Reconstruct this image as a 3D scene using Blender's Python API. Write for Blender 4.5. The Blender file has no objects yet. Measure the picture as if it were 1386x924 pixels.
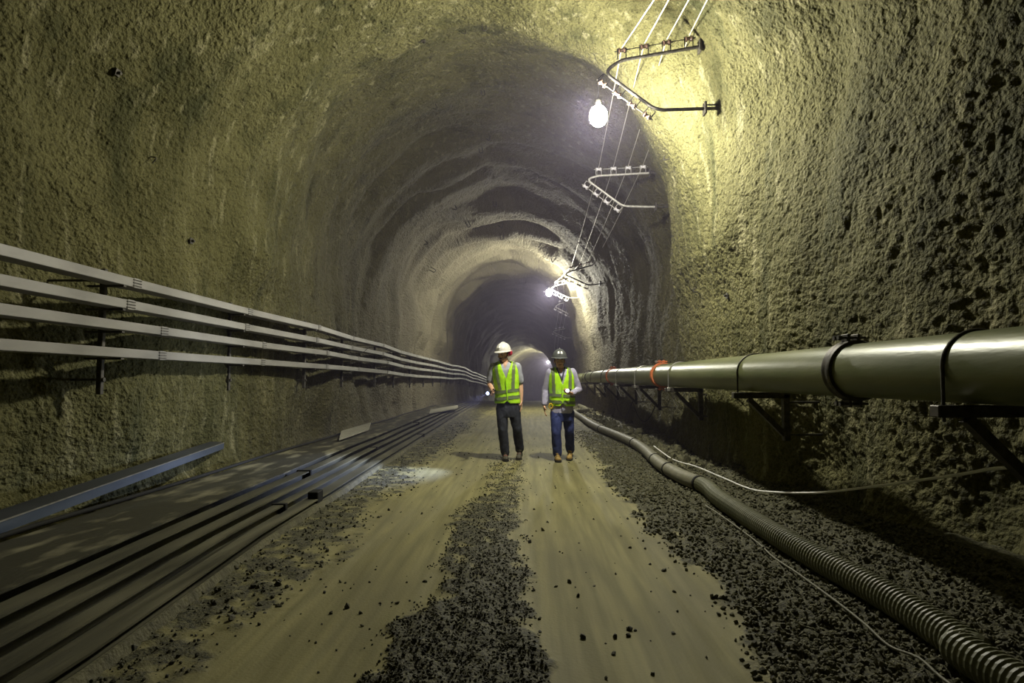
import bpy, bmesh, math, random
import numpy as np
from mathutils import Vector, Matrix, Euler, Quaternion
random.seed(7)
SC = bpy.context.scene
COL = SC.collection
# ------------------------------------------------------------------ camera, world, exposure
FPX, CX, CY = 850.0, 693.0, 462.0
K = FPX / 620.0                       # depth scale of the layout measurements
cam_d = bpy.data.cameras.new('camera'); cam = bpy.data.objects.new('camera', cam_d); COL.objects.link(cam)
cam_d.sensor_width = 36; cam_d.lens = 36 * FPX / 1386; cam_d.clip_start = 0.05; cam_d.clip_end = 300
CAM = Vector((0, 0, 1.24))
cam.location = CAM; CROT = (math.pi / 2 + math.atan(51 / FPX), 0, math.atan(19 / FPX)); cam.rotation_euler = CROT
SC.camera = cam
RM = Euler(CROT).to_matrix()
def ray(px, py): return RM @ Vector(((px - CX) / FPX, -(py - CY) / FPX, -1))
def P(px, py, Y): r = ray(px, py); return CAM + r * (Y / r.y)
def G(px, py, z=0.0): r = ray(px, py); return CAM + r * ((z - CAM.z) / r.z)
def PX(px, py, X): r = ray(px, py); return CAM + r * (X / r.x)
w = bpy.data.worlds.new('world'); SC.world = w; w.use_nodes = True
w.node_tree.nodes['Background'].inputs[0].default_value = (0.0, 0.0, 0.0, 1)
SC.view_settings.view_transform = 'Standard'; SC.view_settings.look = 'None'
SC.view_settings.gamma = 1; SC.view_settings.use_curve_mapping = False
SC.view_settings.exposure = -0.12
SC.cycles.max_bounces = 6; SC.cycles.diffuse_bounces = 2; SC.cycles.volume_bounces = 0
SC.cycles.sample_clamp_indirect = 3.0
LAMP_POWER = [0.92, 1.25, 3.0]        # relative strengths of the three bulbs
LAMP_EMIT = 1950.0
LAMP_COL = (1.0, 0.96, 0.84)
HAZE = 0.0048

# ------------------------------------------------------------------ helpers
def link(o): COL.objects.link(o); return o
def obj(name, mesh, mat=None, parent=None, label=None, kind=None):
    if isinstance(mesh, bmesh.types.BMesh):
        me = bpy.data.meshes.new(name); mesh.to_mesh(me); mesh.free(); mesh = me
    if mat is not None and not mesh.materials: mesh.materials.append(mat)
    o = link(bpy.data.objects.new(name, mesh))
    if parent is not None: o.parent = parent
    if label: o['label'] = label
    if kind: o['kind'] = kind
    return o
def smooth(o_or_me, ang=None):
    me = o_or_me.data if hasattr(o_or_me, 'data') else o_or_me
    me.polygons.foreach_set('use_smooth', [True] * len(me.polygons))
    if ang: me.set_sharp_from_angle(angle=math.radians(ang))
    return o_or_me
def tag(o, label, cat, group=None, kind=None):
    o['label'] = label; o['category'] = cat
    if group: o['group'] = group
    if kind: o['kind'] = kind
    return o
def thing(name, label, cat, loc=(0, 0, 0), group=None, rot=None):
    o = link(bpy.data.objects.new(name, None)); o.location = loc; o.empty_display_size = .1
    if rot: o.rotation_euler = rot
    return tag(o, label, cat, group)
ORD = ['first', 'second', 'third', 'fourth', 'fifth', 'sixth', 'seventh', 'eighth', 'ninth', 'tenth', 'eleventh', 'twelfth',
       'thirteenth', 'fourteenth', 'fifteenth', 'sixteenth', 'seventeenth', 'eighteenth', 'nineteenth', 'twentieth']
def V(*a): return Vector(a)
def tube(bm, pts, r, seg=10, cap=True, closed=False, sq=None):
    """sweep a round (or, with sq=(w,h), rectangular) section along pts"""
    pts = [Vector(p) for p in pts]; n = len(pts)
    rs = r if isinstance(r, (list, tuple)) else [r] * n
    t = [(pts[min(i + 1, n - 1)] - pts[max(i - 1, 0)]).normalized() for i in range(n)]
    if closed: t = [(pts[(i + 1) % n] - pts[i - 1]).normalized() for i in range(n)]
    up = V(0, 0, 1) if abs(t[0].z) < .9 else V(1, 0, 0)
    nrm = (up - t[0] * up.dot(t[0])).normalized(); rings = []
    for i in range(n):
        nrm = nrm - t[i] * nrm.dot(t[i])
        nrm.normalize(); b = t[i].cross(nrm)
        if sq:
            vs = [bm.verts.new(pts[i] + b * (sx * sq[0] / 2) + nrm * (sz * sq[1] / 2)) for sx, sz in ((-1, -1), (1, -1), (1, 1), (-1, 1))]
        else:
            vs = [bm.verts.new(pts[i] + (nrm * math.cos(2 * math.pi * k / seg) + b * math.sin(2 * math.pi * k / seg)) * rs[i]) for k in range(seg)]
        rings.append(vs)
    m = len(rings[0])
    for i in range(n if closed else n - 1):
        a, c = rings[i], rings[(i + 1) % n]
        for k in range(m): bm.faces.new((a[k], a[(k + 1) % m], c[(k + 1) % m], c[k]))
    if cap and not closed:
        bm.faces.new(rings[0][::-1]); bm.faces.new(rings[-1])
    return bm
def box(bm, c, s, rot=None, bev=0):
    r = bmesh.ops.create_cube(bm, size=1)
    vs = r['verts']
    M = Matrix.Translation(c) @ (rot.to_4x4() if rot is not None else Matrix()) @ Matrix.Diagonal((*s, 1))
    bmesh.ops.transform(bm, matrix=M, verts=vs)
    if bev:
        es = list({e for v in vs for e in v.link_edges})
        bmesh.ops.bevel(bm, geom=es, offset=bev, segments=1, affect='EDGES')
    return bm
def B(): return bmesh.new()
def cyl(bm, a, b, r, seg=12, r2=None):
    return tube(bm, [a, b], [r, r if r2 is None else r2], seg)
def ell(bm, c, r, rot=None, sub=2):
    vs = bmesh.ops.create_icosphere(bm, subdivisions=sub, radius=1)['verts']
    if not hasattr(r, '__len__'): r = (r, r, r)
    M = Matrix.Translation(c) @ (rot.to_4x4() if rot is not None else Matrix()) @ Matrix.Diagonal((*r, 1))
    bmesh.ops.transform(bm, matrix=M, verts=vs); return bm

# numpy noise ---------------------------------------------------------------
def _hash(ix, iy, iz, seed):
    h = (ix.astype(np.int64) * 374761393 + iy.astype(np.int64) * 668265263 + iz.astype(np.int64) * 2147483647 + seed * 974634777) & 0xffffffff
    h = ((h ^ (h >> 13)) * 1274126177) & 0xffffffff
    h = ((h ^ (h >> 16)) * 2246822519) & 0xffffffff
    return ((h ^ (h >> 15)) & 0xffffff) / float(0xffffff) * 2 - 1
def noise(x, y, z=None, seed=1):
    x, y = np.broadcast_arrays(np.asarray(x, float), np.asarray(y, float))
    ix, iy = np.floor(x), np.floor(y); fx, fy = x - ix, y - iy
    u = fx * fx * fx * (fx * (fx * 6 - 15) + 10); v = fy * fy * fy * (fy * (fy * 6 - 15) + 10)
    def layer(iz):
        z0 = np.full_like(ix, iz) if np.isscalar(iz) else iz
        a = _hash(ix, iy, z0, seed); b = _hash(ix + 1, iy, z0, seed)
        c = _hash(ix, iy + 1, z0, seed); d = _hash(ix + 1, iy + 1, z0, seed)
        return (a + (b - a) * u) * (1 - v) + (c + (d - c) * u) * v
    if z is None: return layer(0)
    z = np.broadcast_to(np.asarray(z, float), x.shape); iz = np.floor(z); fz = z - iz; t = fz * fz * (3 - 2 * fz)
    return layer(iz) * (1 - t) + layer(iz + 1) * t
def fbm(x, y, z=None, oct=3, seed=1, g=.5):
    s = 0; a = 1
    for i in range(oct):
        f = 2.03 ** i
        s = s + a * noise(x * f + 17.3 * i, y * f + 5.1 * i, None if z is None else z * f, seed + i * 7); a *= g
    return s

# ------------------------------------------------------------------ materials
def mat(name, col, rough=.6, metal=0.0, col2=None, scale=8.0, bump=0.0, bscale=60.0, spec=.4, stretch=None, col3=None, scale3=1.5, detail=4, bdist=.01, lo=.35, hi=.65, lo3=.5, hi3=.7, emit=None, rv=0.0):
    m = bpy.data.materials.new(name); m.use_nodes = True
    nt = m.node_tree; N = nt.nodes; L = nt.links; bs = N['Principled BSDF']
    bs.inputs['Roughness'].default_value = rough; bs.inputs['Metallic'].default_value = metal
    bs.inputs['Specular IOR Level'].default_value = spec
    bs.inputs['Base Color'].default_value = (*col, 1)
    tc = N.new('ShaderNodeTexCoord'); mp = N.new('ShaderNodeMapping')
    L.new(tc.outputs['Object'], mp.inputs['Vector'])
    if stretch: mp.inputs['Scale'].default_value = stretch
    out = None
    if col2 is not None:
        nz = N.new('ShaderNodeTexNoise'); nz.inputs['Scale'].default_value = scale; nz.inputs['Detail'].default_value = detail
        L.new(mp.outputs[0], nz.inputs['Vector'])
        mr = N.new('ShaderNodeMapRange'); mr.inputs['From Min'].default_value = lo; mr.inputs['From Max'].default_value = hi
        L.new(nz.outputs['Fac'], mr.inputs['Value'])
        mx = N.new('ShaderNodeMix'); mx.data_type = 'RGBA'
        mx.inputs['A'].default_value = (*col, 1); mx.inputs['B'].default_value = (*col2, 1)
        L.new(mr.outputs[0], mx.inputs['Factor']); out = mx.outputs['Result']
        if rv:
            ma = N.new('ShaderNodeMapRange'); ma.inputs['To Min'].default_value = rough; ma.inputs['To Max'].default_value = rough + rv
            L.new(mr.outputs[0], ma.inputs['Value']); L.new(ma.outputs[0], bs.inputs['Roughness'])
    if col3 is not None:
        nz = N.new('ShaderNodeTexNoise'); nz.inputs['Scale'].default_value = scale3; nz.inputs['Detail'].default_value = 5
        L.new(mp.outputs[0], nz.inputs['Vector'])
        mr = N.new('ShaderNodeMapRange'); mr.inputs['From Min'].default_value = lo3; mr.inputs['From Max'].default_value = hi3
        L.new(nz.outputs['Fac'], mr.inputs['Value'])
        mx = N.new('ShaderNodeMix'); mx.data_type = 'RGBA'
        mx.inputs['A'].default_value = (*col, 1); mx.inputs['B'].default_value = (*col3, 1)
        if out: L.new(out, mx.inputs['A'])
        L.new(mr.outputs[0], mx.inputs['Factor']); out = mx.outputs['Result']
    if out: L.new(out, bs.inputs['Base Color'])
    if bump:
        nb = N.new('ShaderNodeTexNoise'); nb.inputs['Scale'].default_value = bscale; nb.inputs['Detail'].default_value = 3
        L.new(mp.outputs[0], nb.inputs['Vector'])
        bp = N.new('ShaderNodeBump'); bp.inputs['Strength'].default_value = bump; bp.inputs['Distance'].default_value = bdist
        L.new(nb.outputs['Fac'], bp.inputs['Height']); L.new(bp.outputs[0], bs.inputs['Normal'])
    if emit: bs.inputs['Emission Color'].default_value = (*emit[0], 1); bs.inputs['Emission Strength'].default_value = emit[1]
    return m

def wall_material():
    m = bpy.data.materials.new('sprayed_concrete'); m.use_nodes = True
    nt = m.node_tree; N = nt.nodes; L = nt.links; bs = N['Principled BSDF']
    bs.inputs['Roughness'].default_value = .8; bs.inputs['Specular IOR Level'].default_value = .25
    tc = N.new('ShaderNodeTexCoord')
    def nz(scale, detail=4, sc=(1, 1, 1), rough=.55):
        mp = N.new('ShaderNodeMapping'); mp.inputs['Scale'].default_value = sc
        L.new(tc.outputs['Object'], mp.inputs['Vector'])
        n = N.new('ShaderNodeTexNoise'); n.inputs['Scale'].default_value = scale; n.inputs['Detail'].default_value = detail
        n.inputs['Roughness'].default_value = rough
        L.new(mp.outputs[0], n.inputs['Vector']); return n.outputs['Fac']
    def rng(s, a, b, c=0, d=1):
        r = N.new('ShaderNodeMapRange'); L.new(s, r.inputs['Value'])
        for k, v in zip(('From Min', 'From Max', 'To Min', 'To Max'), (a, b, c, d)): r.inputs[k].default_value = v
        return r.outputs[0]
    def mix(f, a, b):
        x = N.new('ShaderNodeMix'); x.data_type = 'RGBA'; L.new(f, x.inputs['Factor'])
        for k, v in (('A', a), ('B', b)):
            if isinstance(v, tuple): x.inputs[k].default_value = (*v, 1)
            else: L.new(v, x.inputs[k])
        return x.outputs['Result']
    c = mix(rng(nz(.9, 5), .35, .65), (.080, .076, .024), (.140, .131, .050))
    c = mix(rng(nz(2.2, 5, (1, 1, .22)), .52, .72), c, (.042, .044, .012))      # damp green-brown streaks
    c = mix(rng(nz(7, 4, (1, 1, .12)), .57, .71, 0, .65), c, (.30, .28, .15))    # pale mineral runs
    c = mix(rng(nz(42, 2), .34, .50, .5, 0), c, (.024, .024, .009))                # dark pits of aggregate
    # far walls fade to grey: the haze tone is painted into their colour
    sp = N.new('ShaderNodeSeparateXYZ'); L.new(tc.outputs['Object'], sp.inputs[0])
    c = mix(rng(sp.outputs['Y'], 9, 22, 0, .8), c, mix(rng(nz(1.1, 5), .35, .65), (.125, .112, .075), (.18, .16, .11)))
    L.new(c, bs.inputs['Base Color'])
    vo = N.new('ShaderNodeTexVoronoi'); vo.feature = 'SMOOTH_F1'; vo.inputs['Scale'].default_value = 26
    L.new(tc.outputs['Object'], vo.inputs['Vector'])
    h = N.new('ShaderNodeMath'); h.operation = 'SUBTRACT'
    L.new(nz(38, 3), h.inputs[0]); L.new(vo.outputs['Distance'], h.inputs[1])
    bp = N.new('ShaderNodeBump'); bp.inputs['Strength'].default_value = 1; bp.inputs['Distance'].default_value = .03
    L.new(h.outputs[0], bp.inputs['Height']); L.new(bp.outputs[0], bs.inputs['Normal'])
    return m

def floor_material():
    m = bpy.data.materials.new('dusty_road'); m.use_nodes = True
    nt = m.node_tree; N = nt.nodes; L = nt.links; bs = N['Principled BSDF']
    bs.inputs['Roughness'].default_value = .75; bs.inputs['Specular IOR Level'].default_value = .3
    at = N.new('ShaderNodeAttribute'); at.attribute_name = 'grit'
    tc = N.new('ShaderNodeTexCoord')
    def nz(scale, detail, sc):
        mp = N.new('ShaderNodeMapping'); mp.inputs['Scale'].default_value = sc
        L.new(tc.outputs['Object'], mp.inputs['Vector'])
        n = N.new('ShaderNodeTexNoise'); n.inputs['Scale'].default_value = scale; n.inputs['Detail'].default_value = detail
        L.new(mp.outputs[0], n.inputs['Vector']); return n.outputs['Fac']
    def rng(s, a, b, c=0, d=1):
        r = N.new('ShaderNodeMapRange'); L.new(s, r.inputs['Value'])
        for k, v in zip(('From Min', 'From Max', 'To Min', 'To Max'), (a, b, c, d)): r.inputs[k].default_value = v
        return r.outputs[0]
    def mix(f, a, b):
        x = N.new('ShaderNodeMix'); x.data_type = 'RGBA'; L.new(f, x.inputs['Factor'])
        for k, v in (('A', a), ('B', b)):
            if isinstance(v, tuple): x.inputs[k].default_value = (*v, 1)
            else: L.new(v, x.inputs[k])
        return x.outputs['Result']
    dust = mix(rng(nz(14, 4, (1, .06, 1)), .35, .65), (.155, .142, .055), (.235, .215, .088))
    dust = mix(rng(nz(1.3, 5, (1, .5, 1)), .45, .7, 0, .6), dust, (.115, .105, .05))
    grit = mix(rng(nz(55, 4, (1, 1, 1)), .35, .62), (.022, .022, .011), (.095, .09, .042))
    f = N.new('ShaderNodeMath'); f.operation = 'ADD'; L.new(at.outputs['Fac'], f.inputs[0])
    L.new(rng(nz(6, 5, (1, 1, 1)), .3, .7, -.35, .35), f.inputs[1])
    c = mix(rng(f.outputs[0], .35, .62), dust, grit)
    L.new(c, bs.inputs['Base Color'])
    bp = N.new('ShaderNodeBump'); bp.inputs['Strength'].default_value = .9; bp.inputs['Distance'].default_value = .012
    h = N.new('ShaderNodeMath'); h.operation = 'MULTIPLY'; L.new(nz(70, 4, (1, 1, 1)), h.inputs[0]); L.new(rng(f.outputs[0], .3, .65, .25, 1), h.inputs[1])
    L.new(h.outputs[0], bp.inputs['Height']); L.new(bp.outputs[0], bs.inputs['Normal'])
    return m

M_WALL = wall_material(); M_FLOOR = floor_material()
M_STONE = mat('crushed_stone', (.055, .053, .027), .8, col2=(.135, .128, .062), scale=30, bump=.5, bscale=120)
M_STONED = mat('dark_crushed_stone', (.022, .022, .011), .75, col2=(.085, .08, .038), scale=30, bump=.5, bscale=120)
M_DUCT = mat('galvanised_duct', (.20, .193, .17), .5, .25, col2=(.29, .28, .25), scale=5, stretch=(1, .3, 1), spec=.5)
M_DARK = mat('dark_steel', (.045, .043, .035), .55, .6, col2=(.10, .09, .07), scale=20)
M_PIPE = mat('pipe_green', (.105, .12, .045), .38, .15, col2=(.165, .175, .075), scale=4, stretch=(1, .25, 1), bump=.15, bscale=40, spec=.5, col3=(.10, .11, .045), scale3=9, lo3=.62, hi3=.8)
M_RUST = mat('orange_clamp', (.62, .17, .05), .55, .1, col2=(.45, .14, .06), scale=20)
M_STEEL = mat('bare_steel', (.45, .44, .40), .38, .7, col2=(.30, .29, .25), scale=12)
M_HOSE = mat('hose_grey_green', (.13, .135, .075), .5, 0, col2=(.18, .18, .11), scale=10, spec=.5)
M_HOSES = mat('flat_hose', (.18, .172, .115), .6, 0, col2=(.13, .127, .08), scale=12, bump=.3, bscale=40)
M_BLACK = mat('black_rubber', (.012, .012, .010), .8, spec=.2)
M_WHITE = mat('white_cable', (.75, .74, .68), .5)
M_WIRE = mat('aluminium_wire', (.72, .68, .55), .4, .5)
M_INS = mat('porcelain', (.16, .10, .07), .25, 0, spec=.6)
M_INSW = mat('white_porcelain', (.80, .76, .80), .3, 0, spec=.6)
M_GALV = mat('galvanised_frame', (.62, .60, .56), .45, .4, col2=(.42, .40, .36), scale=25)
M_BEAM = mat('dusty_beam', (.05, .048, .028), .5, .3, col2=(.15, .142, .085), scale=7, stretch=(1, .12, 1), rv=.2, col3=(.05, .05, .035), scale3=3, lo3=.5, hi3=.75, bump=.2, bscale=60)
M_SLAB = mat('dusty_plate', (.042, .04, .024), .55, .15, col2=(.24, .225, .14), scale=6, stretch=(1, .35, 1), col3=(.05, .05, .035), scale3=2.5, lo3=.52, hi3=.7, bump=.3, bscale=40, lo=.5, hi=.68)
M_BOARD = mat('pale_board', (.36, .35, .27), .6, col2=(.28, .27, .21), scale=8)
M_CHAN = mat('leaning_channel', (.05, .055, .06), .35, .6, col2=(.09, .10, .11), scale=5, stretch=(1, .15, 1))
M_CURB = mat('curb_concrete', (.07, .066, .034), .85, col2=(.125, .116, .06), scale=9, bump=.6, bscale=40, bdist=.02)

# ------------------------------------------------------------------ tunnel shape
TCX, THW, TSP = -.70, 3.40, 3.45            # centre, half width, spring line
PER = 2 * TSP + math.pi * THW
def shx(Y): return .0027 * np.maximum(0, np.asarray(Y, float) / K - 35) ** 2
def shz(Y): return -.00084 * np.maximum(0, np.asarray(Y, float) / K - 12) ** 2
RY = [-6, 2.0, 4.0, 5.3, 6.3, 7.2, 8.2, 11, 13.2, 15, 16.4, 17.6, 19, 20.6, 22.5, 24, 27, 33, 38, 43, 48, 51, 55, 60, 66, 72, 80, 95, 120]
RV = [.85, .75, .36, -.10, -.26, -.10, .26, .30, .12, -.06, -.02, -.20, -.10, -.26, -.22, .05, .30, .30, .15, .15, -.10, -.30, -.15, .1, .0, -.25, .1, -.1, 0]
def wall_disp(s, Y, fine=True):
    hs = np.minimum(s, PER - s)
    side = np.where(s < PER / 2, 0.0, 9.0)
    hgt = np.clip(np.minimum(s, PER - s) / 4, 0, 1)
    warp = 0.75 * noise(s * .28, Y * .12, seed=11) + .35 * noise(s * .9, Y * .2, seed=12)
    d = np.interp(Y / K + warp, RY, RV)
    d = d * (.55 + .6 * hgt)
    far = np.clip((Y - 12) / 5, 0, 1); near = np.clip((12 - Y) / 5, 0, 1)
    d = d + .42 * np.exp(-((s - 5.7) / 1.3) ** 2) * np.clip((9.2 - Y) / 1.0, 0, 1)
    d = d + (.10 * noise(s * .5 + Y * .15, Y * .75, seed=51) + .07 * noise(s * .25, Y * 1.4, seed=52)) * (1 + .2 * near)
    d = d + .11 * noise(s * .33, Y * .42, seed=3) + .055 * noise(s * .8, Y * 1.1, seed=4)
    d = d + (.03 + .06 * far) * noise(s * .35, Y * 1.5, seed=5) + .13 * far * (1 - 2.6 * np.abs(noise(s * .32 + Y * .1, Y * .8 + .5 * noise(s * .7, Y * .3, seed=61), seed=62))) + .025 * noise(s * 1.6, Y * 2.6, seed=6)
    lim = np.clip((3.0 - hs) / .6, 0, 1)     # keep clear of the ducts and of the pipe
    d = np.where(lim > 0, d + lim * (np.maximum(d, -.02 + .03 * d) - d), d)
    if fine:
        d = d + .010 * noise(s * 5, Y * 6, seed=7) + .008 * noise(s * 12, Y * 14, seed=8) + .017 * noise(s * 25, Y * 25, seed=9)
    return d
def section(s):
    """point and outward normal of the plain profile, s from the right foot over the crown to the left foot"""
    s = np.asarray(s, float)
    a = np.clip((s - TSP) / THW, 0, math.pi)
    x = TCX + THW * np.cos(a); z = TSP + THW * np.sin(a)
    z = np.where(s < TSP, s, z); z = np.where(s > TSP + math.pi * THW, PER - s, z)
    nx, nz = np.cos(a), np.sin(a)
    return x, z, nx, nz
def wall_point(s, Y, off=0.0, fine=False):
    x, z, nx, nz = section(s); d = wall_disp(np.asarray(s, float), np.asarray(Y, float), fine) - off
    return Vector((float(x + nx * d + shx(Y)), float(Y), float(z + nz * d + shz(Y))))
def grid_mesh(name, P3, flip=False):
    r, c = P3.shape[:2]
    me = bpy.data.meshes.new(name)
    me.vertices.add(r * c); me.vertices.foreach_set('co', P3.reshape(-1).astype(np.float32))
    i = np.arange(r * c).reshape(r, c)
    q = np.stack([i[:-1, :-1], i[:-1, 1:], i[1:, 1:], i[1:, :-1]], -1).reshape(-1, 4)
    if flip: q = q[:, ::-1]
    n = len(q)
    me.loops.add(n * 4); me.loops.foreach_set('vertex_index', q.reshape(-1).astype(np.int32))
    me.polygons.add(n); me.polygons.foreach_set('loop_start', np.arange(0, n * 4, 4, dtype=np.int32))
    me.update(calc_edges=True); me.polygons.foreach_set('use_smooth', np.ones(n, bool))
    return me
def yrows(y0, fine0, fine1, step, y1, p=1.5):
    ys = list(np.arange(y0, fine0, .12)); y = fine0
    while y < y1:
        ys.append(y); y += step if y < fine1 else step * (y / fine1) ** p
    ys.append(y1); return np.array(ys)
YW = yrows(-5, 3.2, 10.5, .021, 160)
SS = np.linspace(0, PER, 860)
SG, YG = np.meshgrid(SS, YW)
x, z, nx, nz = section(SG); D = wall_disp(SG, YG)
foot = np.clip(1 - np.minimum(SG, PER - SG) / .5, 0, 1)
D = D - .10 * foot ** 2 * (1 + .6 * noise(SG * 2, YG * 2, seed=21))
W3 = np.stack([x + nx * D + shx(YG), YG, z + nz * D + shz(YG) - .05 * (np.minimum(SG, PER - SG) < 1e-6)], -1)
c1, c2 = 276, 584
for nm, a, b in (('wall_right', 0, c1), ('ceiling', c1, c2), ('wall_left', c2, len(SS) - 1)):
    o = obj(nm, grid_mesh(nm, W3[:, a:b + 1]), M_WALL, kind='structure')
# rock face closing each end of the drive that is built
for nm, Y in (('wall_far', 160.0), ('wall_rear', -5.0)):
    bm = B(); ring = [wall_point(s, Y, -.15) for s in np.linspace(0, PER, 48)]
    ctr = Vector((TCX + float(shx(Y)), Y, 3 + float(shz(Y)))); prev = None
    rings = []
    for k in range(1, 9):
        rings.append([bm.verts.new(ctr.lerp(p, k / 8) + V(0, random.uniform(-.1, .1), 0)) for p in ring])
    c0 = bm.verts.new(ctr)
    for i in range(48):
        j = (i + 1) % 48; bm.faces.new((c0, rings[0][i], rings[0][j]))
        for k in range(7): bm.faces.new((rings[k][i], rings[k + 1][i], rings[k + 1][j], rings[k][j]))
    obj(nm, bm, M_WALL, kind='structure')

# ------------------------------------------------------------------ floor
def grit_of(X, Y):
    n = .12 * noise(X * 3, Y * 1.3, seed=31) + .09 * noise(X * 9, Y * 5, seed=32)
    Xs = X - shx(Y)
    def band(a, b, w): return np.clip((Xs + n - a) / w + .5, 0, 1) * np.clip((b - Xs - n) / w + .5, 0, 1)
    fade = np.clip(1.30 - Y / 9.0, .12, 1)
    mid = band(-.56, -.03, .12) * fade
    right = band(1.08 + 0.0 * Y, 9, .22) * np.clip(1.25 - Y / 22, .35, 1)
    left = band(-9, -1.42, .35) * .62
    return np.clip(mid + right + left, 0, 1)
YF = yrows(-5, 1.5, 9, .022, 160)
XF = np.linspace(-4.6, 3.4, 330)
XG, YG2 = np.meshgrid(XF, YF)
GR = grit_of(XG + shx(YG2), YG2)
h = GR * (.012 + .013 * noise(XG * 14, YG2 * 14, seed=41) + .012 * noise(XG * 30, YG2 * 30, seed=42))
h = h + .012 * noise(XG * .8, YG2 * .6, seed=43) + .006 * noise(XG * 9, YG2 * .5, seed=44) * (1 - GR) + .003 * noise(XG * 24, YG2 * .9, seed=45) * (1 - GR)
h = h + .10 * np.clip((XG - 1.95) / .7, 0, 1) ** 1.5 * (1 + .6 * noise(XG * 3, YG2 * 1.5, seed=46))
F3 = np.stack([XG + shx(YG2), YG2, h + shz(YG2)], -1)
fm = grid_mesh('floor', F3)
at = fm.attributes.new('grit', 'FLOAT', 'POINT'); at.data.foreach_set('value', GR.reshape(-1).astype(np.float32))
obj('floor', fm, M_FLOOR, kind='structure')
def floor_z(X, Y):
    i = int(np.clip(np.searchsorted(YF, Y), 1, len(YF) - 1)); j = int(np.clip(np.searchsorted(XF, X - float(shx(Y))), 1, len(XF) - 1))
    return float(F3[i, j, 2])

# loose stone, joined: nobody could count it
def stones(name, label, n, pick, size, m):
    base = bmesh.new(); bmesh.ops.create_icosphere(base, subdivisions=1, radius=1)
    bv = np.array([v.co[:] for v in base.verts]); bf = np.array([[v.index for v in f.verts] for f in base.faces]); base.free()
    rs = np.random.RandomState(len(name) + n)
    vs, fs, k = [], [], 0
    while k < n:
        X, Y = pick(rs)
        if X is None: continue
        s = size(rs, Y); q = Quaternion(rs.normal(size=4)).normalized().to_matrix()
        v = bv * (1 + .28 * rs.uniform(-1, 1, (len(bv), 1))) * np.array([1, rs.uniform(.6, 1), rs.uniform(.45, .8)]) * s
        v = v @ np.array(q).T + np.array([X, Y, floor_z(X, Y) + s * .28])
        fs.append(bf + len(bv) * k); vs.append(v); k += 1
    me = bpy.data.meshes.new(name); me.from_pydata(np.concatenate(vs).tolist(), [], np.concatenate(fs).tolist())
    tag(obj(name, me, m), label, 'gravel', kind='stuff')
def pick_band(a, b, y0, y1, thr):
    def f(rs):
        Y = y0 * (y1 / y0) ** rs.uniform() if y0 > 0 else rs.uniform(y0, y1); X = rs.uniform(a, b)
        g = float(grit_of(np.array(X), np.array(Y)))
        return (X, Y) if rs.uniform() < g * thr else (None, None)
    return f
stones('centre_gravel', 'dark loose gravel heaped between the two pale wheel tracks', 7000, pick_band(-.75, .1, 2.2, 10, 1.0), lambda r, Y: r.uniform(.004, .0095), M_STONED)
stones('verge_gravel', 'grey crushed gravel between right wheel track and ribbed hose', 16000, pick_band(.95, 2.9, 2.2, 15, 1.0), lambda r, Y: r.uniform(.007, .019), M_STONE)
stones('kerb_gravel', 'scattered stone crumbs along the left wheel track beside the beams', 2200, pick_band(-2.0, -1.1, 2.2, 18, .8), lambda r, Y: abs(r.normal(0, .006)) + .004, M_STONED)
stones('road_crumbs', 'sparse dark crumbs lying on the pale wheel tracks', 420, lambda r: (r.uniform(-1.3, 1.1), 2.2 * 6 ** r.uniform()), lambda r, Y: abs(r.normal(0, .006)) + .004, M_STONED)
stones('rubble', 'broken rock rubble at foot of right wall under the green pipe', 900, lambda r: (2.05 + abs(r.normal(0, .25)) + .0 * 1, 8.5 + 19 * r.uniform() ** 1.3), lambda r, Y: abs(r.normal(0, .035)) + .015, M_STONE)

# ------------------------------------------------------------------ haze
hb = B(); box(hb, (TCX, 58.6, 2.4), (9.5, 103.6, 11.5))
mh = bpy.data.materials.new('haze'); mh.use_nodes = True; nt = mh.node_tree
nt.nodes.remove(nt.nodes['Principled BSDF'])
vs_ = nt.nodes.new('ShaderNodeVolumeScatter'); vs_.inputs['Color'].default_value = (.72, .65, .95, 1)
vs_.inputs['Density'].default_value = HAZE; vs_.inputs['Anisotropy'].default_value = .0
nt.links.new(vs_.outputs[0], nt.nodes['Material Output'].inputs['Volume'])
if HAZE > 0: tag(obj('haze', hb, mh), 'thin bluish dust haze filling the tunnel air around the lamps', 'haze', kind='stuff')

# ------------------------------------------------------------------ lamps
def lamp(px, py, Y, corner, power, label):
    c = P(px, py, Y)
    t = thing('bulkhead_lamp', label, 'lamp', c)
    bb = B(); ell(bb, (0, 0, 0), (.115, .115, .14), sub=3)
    m = bpy.data.materials.new('lit_bulb'); m.use_nodes = True; n = m.node_tree
    n.nodes.remove(n.nodes['Principled BSDF']); e = n.nodes.new('ShaderNodeEmission')
    e.inputs[0].default_value = (*LAMP_COL, 1); e.inputs[1].default_value = LAMP_EMIT * power
    n.links.new(e.outputs[0], n.nodes['Material Output'].inputs[0])
    smooth(obj('bulb', bb, m, t))
    sb = B(); cyl(sb, (0, 0, .13), (0, 0, .21), .04, 12, .03); cyl(sb, (0, 0, .21), (0, 0, .23), .018, 10)
    obj('socket', sb, M_DARK, t)
    cb = B(); q = Vector(corner) - c
    tube(cb, [(0, 0, .2), (.0, 0, q.z * .6), (q.x * .15, q.y * .3, q.z * .92), (q.x, q.y, q.z)], .006, 6)
    obj('cord', cb, M_BLACK, t)
    return t

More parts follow.
